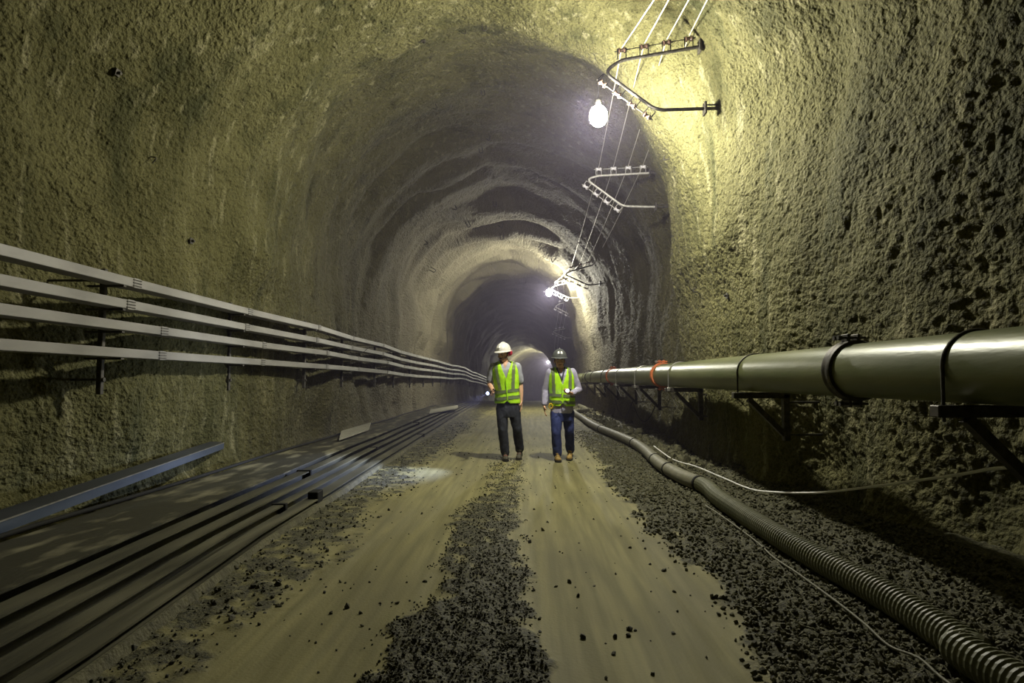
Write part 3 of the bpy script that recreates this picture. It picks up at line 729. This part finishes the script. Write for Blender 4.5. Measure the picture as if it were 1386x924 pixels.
def limb(bm, pts, seg=14):
    for (a, b) in zip(pts[:-1], pts[1:]):
        A, C = V(*a[:3]), V(*b[:3]); n = max(2, int((C - A).length / .05))
        ps = [A.lerp(C, i / n) for i in range(n + 1)]; tube(bm, ps, [a[3] + (b[3] - a[3]) * i / n for i in range(n + 1)], seg)
    for p in pts: ell(bm, V(*p[:3]), p[3])
def rings(bm, R, seg=28, pw=2.3):
    rr = []
    for cx, cy, z, rx, ry in R:
        vs = []
        for k in range(seg):
            a = 2 * math.pi * k / seg; c, s = math.cos(a), math.sin(a)
            vs.append(bm.verts.new((cx + rx * math.copysign(abs(c) ** (2 / pw), c), cy + ry * math.copysign(abs(s) ** (2 / pw), s), z)))
        rr.append(vs)
    for a, b in zip(rr[:-1], rr[1:]):
        for k in range(seg): bm.faces.new((a[k], a[(k + 1) % seg], b[(k + 1) % seg], b[k]))
    bm.faces.new(rr[0][::-1]); bm.faces.new(rr[-1])
def fuse(bm, voxel, it=4, fold=0, fscale=9, seed=1, name='m'):
    """one continuous surface out of the overlapping shapes in bm"""
    bmesh.ops.recalc_face_normals(bm, faces=bm.faces)
    me = bpy.data.meshes.new('tmp'); bm.to_mesh(me); bm.free()
    o = link(bpy.data.objects.new('tmp', me))
    r = o.modifiers.new('r', 'REMESH'); r.mode = 'VOXEL'; r.voxel_size = voxel
    s = o.modifiers.new('s', 'SMOOTH'); s.factor = .5; s.iterations = it
    out = bpy.data.meshes.new_from_object(o.evaluated_get(bpy.context.evaluated_depsgraph_get()))
    bpy.data.objects.remove(o); bpy.data.meshes.remove(me)
    out.name = name
    if fold:
        n = len(out.vertices); co = np.empty(n * 3); out.vertices.foreach_get('co', co); co = co.reshape(-1, 3)
        no = np.empty(n * 3); out.vertices.foreach_get('normal', no); no = no.reshape(-1, 3)
        f = fbm(co[:, 0] * fscale + co[:, 2] * 3, co[:, 2] * fscale * .8 - co[:, 0] * 5, co[:, 1] * fscale, 3, seed)
        co = co + no * (1 - np.abs(f))[:, None] * fold
        out.vertices.foreach_set('co', co.reshape(-1))
    smooth(out); return out
def part_of(me, pred, off=0.0, keep=True):
    """copy of the faces of me whose centre and normal satisfy pred, pushed off along the normals"""
    bm = bmesh.new(); bm.from_mesh(me); bm.normal_update()
    dl = [f for f in bm.faces if pred(f.calc_center_median(), f.normal) != keep]
    bmesh.ops.delete(bm, geom=dl, context='FACES')
    if off:
        nn = [(v, v.normal.copy()) for v in bm.verts]
        for v, n in nn: v.co += n * off
    return bm
def hand(bm, wrist, tip_dir, palm_n, curl, thumb_side, size=1.0):
    d = V(*tip_dir).normalized(); n = V(*palm_n); n = (n - d * n.dot(d)).normalized(); s = d.cross(n) * thumb_side
    W = V(*wrist); R = Matrix((s, n, d)).transposed()
    ell(bm, W + d * .045 * size, (.040 * size, .017 * size, .052 * size), R)
    for off, ln, r in ((.030, .064, .0095), (.010, .074, .010), (-.011, .068, .0095), (-.031, .052, .0085)):
        p = W + d * .082 * size + s * off * size * 1.15; dirv = d.copy(); pts = [(*(p - d * .02), r)]
        for seg_, c in ((.45, .5), (.32, 1.0), (.23, .9)):
            dirv = Quaternion(s, 0) @ dirv; ang = curl * c
            dirv = (dirv * math.cos(ang) + n * math.sin(ang)).normalized() if True else dirv
            p = p + dirv * ln * seg_ * size * 1.15; pts.append((*p, r * .95))
        limb(bm, pts, 8)
    p = W + d * .02 * size + s * .026 * size; dt = (s * .75 + d * .6 + n * .35).normalized()
    q = p + dt * .04 * size; e = q + (d * .8 + n * .5 + s * .1).normalized() * .035 * size
    limb(bm, [(*p, .013), (*q, .0115), (*e, .0095)], 8)
def helmet(t, Mh, m, label, sticker=None):
    def dome(rx, ry, h, z0, n=28, mm=9):
        bm = B(); rr = []
        for j in range(mm):
            a = j / mm * math.pi / 2; rr.append([bm.verts.new((rx * math.cos(a) * math.cos(2 * math.pi * k / n), ry * math.cos(a) * math.sin(2 * math.pi * k / n), z0 + h * math.sin(a))) for k in range(n)])
        top = bm.verts.new((0, 0, z0 + h))
        for a, b in zip(rr[:-1], rr[1:]):
            for k in range(n): bm.faces.new((a[k], a[(k + 1) % n], b[(k + 1) % n], b[k]))
        for k in range(n): bm.faces.new((rr[-1][k], rr[-1][(k + 1) % n], top))
        # brim
        out = []
        for k in range(n):
            a = 2 * math.pi * k / n; fr = max(0, -math.sin(a)) ** 2
            out.append(bm.verts.new(((rx + .018 + .01 * fr) * math.cos(a), (ry + .016 + .018 * fr) * math.sin(a), z0 - .008 - .012 * fr)))
        low = [bm.verts.new(v.co + V(0, 0, -.006)) for v in out]; inn = [bm.verts.new(v.co * .97 + V(0, 0, -.002)) for v in rr[0]]
        for k in range(n):
            j = (k + 1) % n
            bm.faces.new((out[k], out[j], rr[0][j], rr[0][k])); bm.faces.new((low[k], low[j], out[j], out[k])); bm.faces.new((inn[k], inn[j], low[j], low[k]))
        bm.faces.new(inn[::-1]); return bm
    bm = dome(.112, .138, .126, .060); bmesh.ops.transform(bm, matrix=Mh, verts=bm.verts)
    h = smooth(obj('helmet', bm, m, t, label), 45)
    bm = B(); tube(bm, [V(0, .139 * math.cos(a), .060 + .127 * math.sin(a)) for a in np.linspace(.35, math.pi - .35, 16)], .011, 8)
    bmesh.ops.transform(bm, matrix=Mh, verts=bm.verts); smooth(obj('helmet_ridge', bm, m, h), 45)
    bm = B(); tube(bm, [V(.08 * math.cos(a), .02 * math.sin(a) - .02, .03 - .125 * abs(math.sin(a))) for a in np.linspace(0, -math.pi, 14)], .004, 6)
    bmesh.ops.transform(bm, matrix=Mh, verts=bm.verts); obj('chin_strap', bm, M_BLACK, h)
    if sticker:
        bm = B(); g = []
        for i in range(7):
            for z in (0, 1):
                a = -math.pi / 2 + (i - 3) * .13; el = .42 + z * .32
                g.append(bm.verts.new((.115 * math.cos(el) * math.cos(a), .142 * math.cos(el) * math.sin(a), .060 + .130 * math.sin(el))))
        for i in range(6): bm.faces.new((g[2 * i], g[2 * i + 2], g[2 * i + 3], g[2 * i + 1]))
        bmesh.ops.transform(bm, matrix=Mh, verts=bm.verts); st = obj('helmet_sticker', bm, M_STICK, h, 'small white sticker on the helmet front')
    else:
        bm = B(); c = V(.112, .03, .02); ell(bm, c, (.026, .036, .044)); ell(bm, c + V(-.02, 0, 0), (.018, .045, .052)); bmesh.ops.transform(bm, matrix=Mh, verts=bm.verts)
        smooth(obj('ear_muff', fuse(bm, .006, 3), M_RED, h, 'red ear muff'))
    return h
def person(J, label, loc):
    t = thing('person', label, 'person', loc)
    Mh = Matrix.Translation(V(*J['head'])) @ Matrix.Rotation(J['yaw'], 4, 'Z') @ Matrix.Rotation(J['pitch'], 4, 'X')
    hc = J['head']; nk = J['neck']; sh, el_, wr = J['sh'], J['el'], J['wr']; hp_, kn, an = J['hip'], J['kn'], J['an']
    # body: one continuous surface
    hb_ = B()
    ell(hb_, (0, .012, .035), (.076, .096, .088)); ell(hb_, (0, -.022, -.03), (.062, .072, .085)); ell(hb_, (0, -.045, -.082), (.040, .042, .032))
    ell(hb_, (0, -.030, -.055), (.058, .06, .045)); ell(hb_, (0, -.088, .018), (.048, .014, .013)); limb(hb_, [(0, -.088, .012, .009), (0, -.108, -.022, .013), (0, -.100, -.030, .013)], 8)
    for s in (-1, 1):
        ell(hb_, (s * .014, -.096, -.028), .010); ell(hb_, (s * .076, .012, -.010), (.011, .022, .032), Euler((.15, 0, s * .35)).to_matrix()); ell(hb_, (s * .036, -.074, -.028), (.022, .018, .018))
    ell(hb_, (0, -.090, -.058), (.024, .012, .010)); ell(hb_, (0, -.083, -.088), (.018, .016, .014))
    bmesh.ops.transform(hb_, matrix=Mh, verts=hb_.verts)
    b = hb_
    limb(b, [(*nk, .062), ((nk[0] + hc[0]) / 2, (nk[1] + hc[1]) / 2 + .01, (nk[2] + hc[2]) / 2, .055), (hc[0], hc[1] + .02, hc[2] - .04, .055)])
    T = J['torso']; rings(b, [(cx, cy, z, rx * .90, ry * .88) for cx, cy, z, rx, ry in T])
    for i in (0, 1):
        limb(b, [(*sh[i], .052), tuple((np.array(sh[i]) * .5 + np.array(el_[i]) * .5)) + (.047,), (*el_[i], .038), tuple((np.array(el_[i]) * .65 + np.array(wr[i]) * .35)) + (.040,), (*wr[i], .027)])
        hand(b, wr[i], J['hd'][i], J['pn'][i], J['curl'][i], J['ts'][i])
        limb(b, [(*hp_[i], .085), (*kn[i], .052), (*an[i], .036)])
    obj('body', fuse(b, .0052, 2), M_SKIN, t)
    # face
    for s in (-1, 1):
        bm = B(); ell(bm, (s * .031, -.079, .002), (.0135, .010, .0085)); bmesh.ops.transform(bm, matrix=Mh, verts=bm.verts); e = smooth(obj('eye', bm, M_EYE, t))
        bm = B(); ell(bm, (s * .031, -.0865, .0), (.006, .004, .006), sub=1); bmesh.ops.transform(bm, matrix=Mh, verts=bm.verts); obj('iris', bm, M_IRIS, e)
        bm = B(); tube(bm, [Mh @ V(s * x, -.102 + abs(x) * .25, z) for x, z in ((.014, .024), (.030, .029), (.048, .023))], [.004, .005, .003], 6); obj('eyebrow', bm, M_HAIR, t)
    bm = B(); tube(bm, [Mh @ V(x, -.1015 + abs(x) * .35, -.058 - abs(x) * .06) for x in (-.024, -.012, 0, .012, .024)], [.003, .0055, .006, .0055, .003], 8); smooth(obj('mouth', bm, M_LIP, t))
    if J.get('beard'):
        bm = B(); tube(bm, [Mh @ V(x, -.103 + abs(x) * .4, -.047 - abs(x) * .35) for x in (-.028, -.014, 0, .014, .028)], [.003, .006, .006, .006, .003], 6)
        ell(bm, Mh @ V(0, -.088, -.095), (.020, .014, .016)); smooth(obj('beard', bm, M_HAIR, t))
    bm = B(); ell(bm, (0, .022, .030), (.082, .098, .088)); bmesh.ops.transform(bm, matrix=Mh, verts=bm.verts)
    me = fuse(bm, .007, 2); Mi = Mh.inverted()
    hair = part_of(me, lambda c, n: (Mi @ c).y > -.01 + ((Mi @ c).z - .0) * -.6 and (Mi @ c).z > -.05); smooth(obj('hair', hair, M_HAIR, t))
    helmet(t, Mh, J['helm'], J['helml'], J.get('sticker'))
    # shirt
    bm = B(); rings(bm, [(cx, cy, z, rx * 1.0, ry * 1.0) for cx, cy, z, rx, ry in T if z > J['hem'] - .02])
    if J['hem'] < T[0][2]: pass
    for i in (0, 1):
        if J['long']: limb(bm, [(*sh[i], .070), tuple(np.array(sh[i]) * .5 + np.array(el_[i]) * .5) + (.062,), (*el_[i], .054), tuple(np.array(el_[i]) * .12 + np.array(wr[i]) * .88) + (.043,)])
        else: limb(bm, [(*sh[i], .070), tuple(np.array(sh[i]) * .22 + np.array(el_[i]) * .78) + (.062,)])
    limb(bm, [(nk[0], nk[1] + .01, nk[2] - .03, .075), (nk[0], nk[1] + .008, nk[2] + .012, .066)])
    me = fuse(bm, .008, 3, .005, 10, 3)
    bm = part_of(me, lambda c, n: not ((c.y < nk[1] - .01 and abs(c.x - nk[0]) < (c.z - (nk[2] - .075)) * .45) or (c - V(*nk)).length < .066 + .01 and n.z > .7))
    smooth(obj('shirt', bm, J['shirt'], t))
    for s in (-1, 1):  # collar wings
        bm = B(); c0 = V(nk[0], nk[1], nk[2])
        pts = [c0 + V(s * .005, .070, .040), c0 + V(s * .066, .025, .038), c0 + V(s * .058, -.045, .020), c0 + V(s * .028, -.088, -.045)]
        lo = [c0 + V(s * .005, .082, -.005), c0 + V(s * .090, .025, -.004), c0 + V(s * .092, -.050, -.018), c0 + V(s * .062, -.105, -.068)]
        vs = [(bm.verts.new(a), bm.verts.new(b_)) for a, b_ in zip(pts, lo)]
        for a, c in zip(vs[:-1], vs[1:]): bm.faces.new((a[0], c[0], c[1], a[1]))
        g = bmesh.ops.solidify(bm, geom=bm.faces[:], thickness=.006); smooth(obj('collar', bm, J['shirt'], t), 50)
    if J.get('scarf'):
        bm = B(); c0 = V(*nk)
        for s in (-1, 1): tube(bm, [c0 + V(s * .05, .0, .035), c0 + V(s * .060, -.07, -.0), c0 + V(s * .035, -.112, -.06), c0 + V(.012, -.142, -.16)], [.014, .017, .014, .012], 8)
        smooth(obj('lanyard', fuse(bm, .006, 2), M_SCARF, t))
    # trousers
    bm = B(); tz = J['waist']; cxp = (hp_[0][0] + hp_[1][0]) / 2
    rings(bm, [(cxp, 0, tz - .20, .155, .115), (cxp, 0, tz - .10, .168, .12), (cxp, 0, tz, .160, .112), (cxp, 0, tz + .05, .158, .11)])
    for i in (0, 1):
        limb(bm, [(hp_[i][0], hp_[i][1], hp_[i][2] - .07, .094), (*(np.array(hp_[i]) * .5 + np.array(kn[i]) * .5), .084), (*kn[i], .069), (*(np.array(kn[i]) * .5 + np.array(an[i]) * .5), .067), (an[i][0], an[i][1], an[i][2] + .025, .062)])
    smooth(obj('trousers', fuse(bm, .008, 3, .010, 9, 5), J['pants'], t))
    # shoes
    for i in (0, 1):
        bm = B(); a = an[i]; lift = a[2] - .09; tx = J['toe'][i]
        fz = .0; R = Matrix.Rotation(J['foot_pitch'][i], 3, 'X') @ Matrix.Rotation(tx, 3, 'Z'); A = V(*a)
        def F(x, y, z): return A + R @ V(x, y, z - .09)
        for c, r in (((0, .01, .085), (.044, .05, .05)), ((0, .02, .045), (.043, .062, .045)), ((0, -.06, .055), (.043, .075, .042)), ((0, -.13, .042), (.048, .062, .036)), ((0, -.02, .12), (.050, .055, .04))):
            ell(bm, F(*c), r, R)
        sh_ = smooth(obj('shoe', fuse(bm, .007, 2), J['shoe'], t))
        bm = B(); prof = [(-.036, .075), (-.045, .02), (-.038, -.05), (-.052, -.13), (-.035, -.185), (0, -.20), (.035, -.185), (.052, -.13), (.038, -.05), (.045, .02), (.036, .075), (0, .09)]
        lo = [bm.verts.new(F(x, y, .0)) for x, y in prof]; hi = [bm.verts.new(F(x, y, .028)) for x, y in prof]
        bm.faces.new(lo); bm.faces.new(hi[::-1])
        for k in range(12): j = (k + 1) % 12; bm.faces.new((lo[k], hi[k], hi[j], lo[j]))
        bmesh.ops.recalc_face_normals(bm, faces=bm.faces); obj('sole', bm, M_SOLE, sh_)
        bm = B()
        for k in range(4): cz = .088 - k * .006; cyl(bm, F(-.022, -.035 - k * .022, cz + .012), F(.022, -.035 - k * .022, cz + .012), .004, 6)
        lc = obj('laces', bm, J['lace'], sh_, kind=None); lc['kind'] = 'stuff'
    # vest
    bm = B(); rings(bm, J['vest'], 40, 2.2)
    me = fuse(bm, .008, 4, .006, 8, 9)
    vx = lambda z: float(np.interp(z, [r[2] for r in J['vest']], [r[0] for r in J['vest']]))
    z0, z1, zv = J['vest'][0][2], J['vest'][-1][2], J['vneck']; zs = J['shz']
    def cloth(c, n):
        x = c.x - vx(c.z)
        if n.z < -.7 and c.z < z0 + .03: return False
        if c.y < .0 and abs(x - .01) < (c.z - zv) * J['vw']: return False
        if (V(c.x, c.y, 0) - V(nk[0], nk[1], 0)).length < .078 and c.z > nk[2] - .09: return False
        if c.y < 0 and abs(x) < .045 and c.z < z0 + .045 - abs(x) * .9: return False
        return True
    bm = part_of(me, cloth); bmesh.ops.solidify(bm, geom=bm.faces[:], thickness=.003)
    vm = bpy.data.meshes.new('vest'); bm.to_mesh(vm); bm.free(); smooth(vm); vest = obj('vest', vm, M_VEST, t)
    for a, b_ in J['bands']:
        k = lambda z, x: z + J['band_tilt'] * x
        bm = part_of(me, lambda c, n: cloth(c, n) and a < k(c.z, c.x - vx(c.z)) < b_ and abs(n.z) < .7 and not (c.y < 0 and abs(c.x - vx(c.z)) < .012), .007); smooth(obj('reflective_band', bm, M_TAPE, vest))
    for s in (-1, 1):
        bm = part_of(me, lambda c, n: cloth(c, n) and c.z > J['bands'][1][1] and (c.z > J['bands'][0][1] or True) and c.z > max(b_[1] for b_ in J['bands']) and abs((c.x - vx(c.z)) * s - np.interp(c.z, [1.05, 1.45], J['vs'])) < .023, .007); smooth(obj('shoulder_band', bm, M_TAPE, vest))
    bm = B(); ps = []
    zz = np.linspace(z0 + .05, zv - .01, 10); ryf = [r[1] - r[4] for r in J['vest']]
    for z in zz: ps.append(V(vx(z), float(np.interp(z, [r[2] for r in J['vest']], ryf)) - .011, z))
    tube(bm, ps, 0, sq=(.014, .006)); obj('zip', bm, M_VEST, vest)
    return t
def flashlight(c, d, label, col, power, body, ang=60, aim=None):
    d = V(*d).normalized(); t = thing('flashlight', label, 'flashlight', c)
    bm = B(); prof = [(-.10, .013), (-.02, .013), (.0, .02), (.035, .023), (.04, .021)]
    tube(bm, [d * p for p, r in prof], [r for p, r in prof], 16); smooth(obj('torch_body', bm, body, t), 40)
    m = bpy.data.materials.new('lit_lens'); m.use_nodes = True; n = m.node_tree; n.nodes.remove(n.nodes['Principled BSDF']); e = n.nodes.new('ShaderNodeEmission')
    e.inputs[0].default_value = (*col, 1); e.inputs[1].default_value = 6; n.links.new(e.outputs[0], n.nodes['Material Output'].inputs[0])
    bm = B(); ell(bm, d * .045, .026); smooth(obj('lens', bm, m, t))
    l = bpy.data.lights.new('flashlight_beam', 'SPOT'); l.energy = power; l.color = col; l.spot_size = math.radians(ang); l.spot_blend = .9; l.shadow_soft_size = .02
    lo = link(bpy.data.objects.new('flashlight_beam', l)); lo.parent = t; lo.location = d * .085
    a = (V(*aim) - V(*c)).normalized() if aim is not None else d
    lo.rotation_euler = a.to_track_quat('-Z', 'Y').to_euler(); return t
LX, RX = G(693, 621).x, G(762, 621).x; PY = 7.06 * K
LZ = .004; 
JL = dict(head=(-.125, -.03, 1.615), yaw=-.50, pitch=.12, neck=(-.10, .01, 1.475), beard=True,
    sh=[(-.275, .0, 1.425), (.075, .0, 1.425)], el=[(-.345, .04, 1.16), (.135, .05, 1.15)], wr=[(-.275, -.21, 1.05), (.145, .0, .90)],
    hd=[(-.35, -.9, -.1), (.05, -.15, -1)], pn=[(.9, -.3, -.2), (-1, -.1, 0)], curl=[1.1, .28], ts=[1, -1],
    hip=[(-.145, 0, .86), (.025, 0, .86)], kn=[(-.135, -.06, .47), (.085, .0, .47)], an=[(-.10, -.02, .09), (.12, .14, .13)],
    toe=[.1, -.1], foot_pitch=[0, .32],
    torso=[(-.06, 0, .80, .155, .11), (-.06, 0, .90, .158, .112), (-.07, 0, 1.05, .152, .108), (-.09, 0, 1.25, .180, .118), (-.10, 0, 1.38, .188, .112), (-.10, 0, 1.45, .150, .085), (-.10, 0, 1.49, .075, .06)],
    hem=.86, waist=.86, long=False, shirt=M_SHIRTW, pants=M_JEANB, shoe=M_SHOE, lace=M_RED, helm=M_HELW, helml='white hard hat',
    vest=[(-.065, 0, .865, .192, .138), (-.065, 0, .95, .188, .136), (-.075, 0, 1.08, .186, .132), (-.09, 0, 1.25, .203, .138), (-.10, 0, 1.38, .210, .130), (-.10, 0, 1.445, .198, .108), (-.10, 0, 1.485, .150, .082), (-.10, 0, 1.51, .09, .06)],
    vneck=1.24, vw=.36, shz=1.45, bands=[(.925, .975), (1.03, 1.075)], band_tilt=-.12, vs=[.095, .135])
pl = person(JL, 'person in white hard hat and short sleeves, yellow-green vest, black trousers, head turned aside', (LX, PY, LZ))
JR = dict(head=(-.06, -.045, 1.515), yaw=.02, pitch=.05, neck=(-.04, .01, 1.385), scarf=True,
    sh=[(-.195, .0, 1.335), (.135, .0, 1.335)], el=[(-.275, .04, 1.07), (.235, .03, 1.07)], wr=[(-.295, -.03, .835), (.115, -.21, 1.02)],
    hd=[(.05, -.15, -1), (-.75, -.65, .15)], pn=[(1, -.1, 0), (-.3, .2, .9)], curl=[.3, 1.05], ts=[1, 1],
    hip=[(-.105, 0, .80), (.065, 0, .80)], kn=[(-.117, -.10, .45), (.09, .02, .45)], an=[(-.10, -.06, .09), (.11, .18, .12)],
    toe=[.05, -.15], foot_pitch=[0, .28],
    torso=[(-.02, 0, .72, .172, .125), (-.02, 0, .84, .165, .12), (-.025, 0, 1.0, .165, .118), (-.03, 0, 1.18, .175, .12), (-.03, 0, 1.29, .178, .112), (-.035, 0, 1.36, .145, .085), (-.04, 0, 1.40, .075, .06)],
    hem=.73, waist=.80, long=True, shirt=M_SHIRTL, pants=M_JEAN, shoe=M_BOOT, lace=M_SOLE, helm=M_HELG, helml='grey hard hat', sticker=True,
    vest=[(-.02, 0, .825, .195, .142), (-.02, 0, .90, .192, .140), (-.025, 0, 1.02, .190, .137), (-.03, 0, 1.18, .198, .138), (-.03, 0, 1.29, .200, .130), (-.035, 0, 1.355, .188, .108), (-.04, 0, 1.395, .140, .082), (-.04, 0, 1.42, .09, .06)],
    vneck=1.15, vw=.36, shz=1.36, bands=[(.865, .91), (.965, 1.01)], band_tilt=.06, vs=[.12, .13])
pr = person(JR, 'person in grey hard hat and long lavender sleeves, yellow-green vest, blue jeans, tan boots', (RX, PY, LZ))
bm = B(); tube(bm, [V(-.20 + .028 * math.cos(a), -.13, .83 + .036 * math.sin(a)) for a in np.linspace(0, 2 * math.pi, 17)[:-1]], .008, 8, closed=True)
obj('yellow_clip', bm, M_YEL, pr, 'yellow loop clipped at the hip')
flashlight((LX - .315, PY - .33, 1.045), (-.75, -.62, -.30), 'small lit flashlight with blue glow held by walker in white helmet', (.50, .60, 1.0), 380, M_BLACK, 56, G(505, 645))
flashlight((RX + .055, PY - .315, 1.075), (-.35, -.92, -.08), 'small lit flashlight with white glow held by walker in grey helmet', (.75, .82, 1.0), 320, M_BLACK, 42, (-3.8, 5.6 * K, .7))
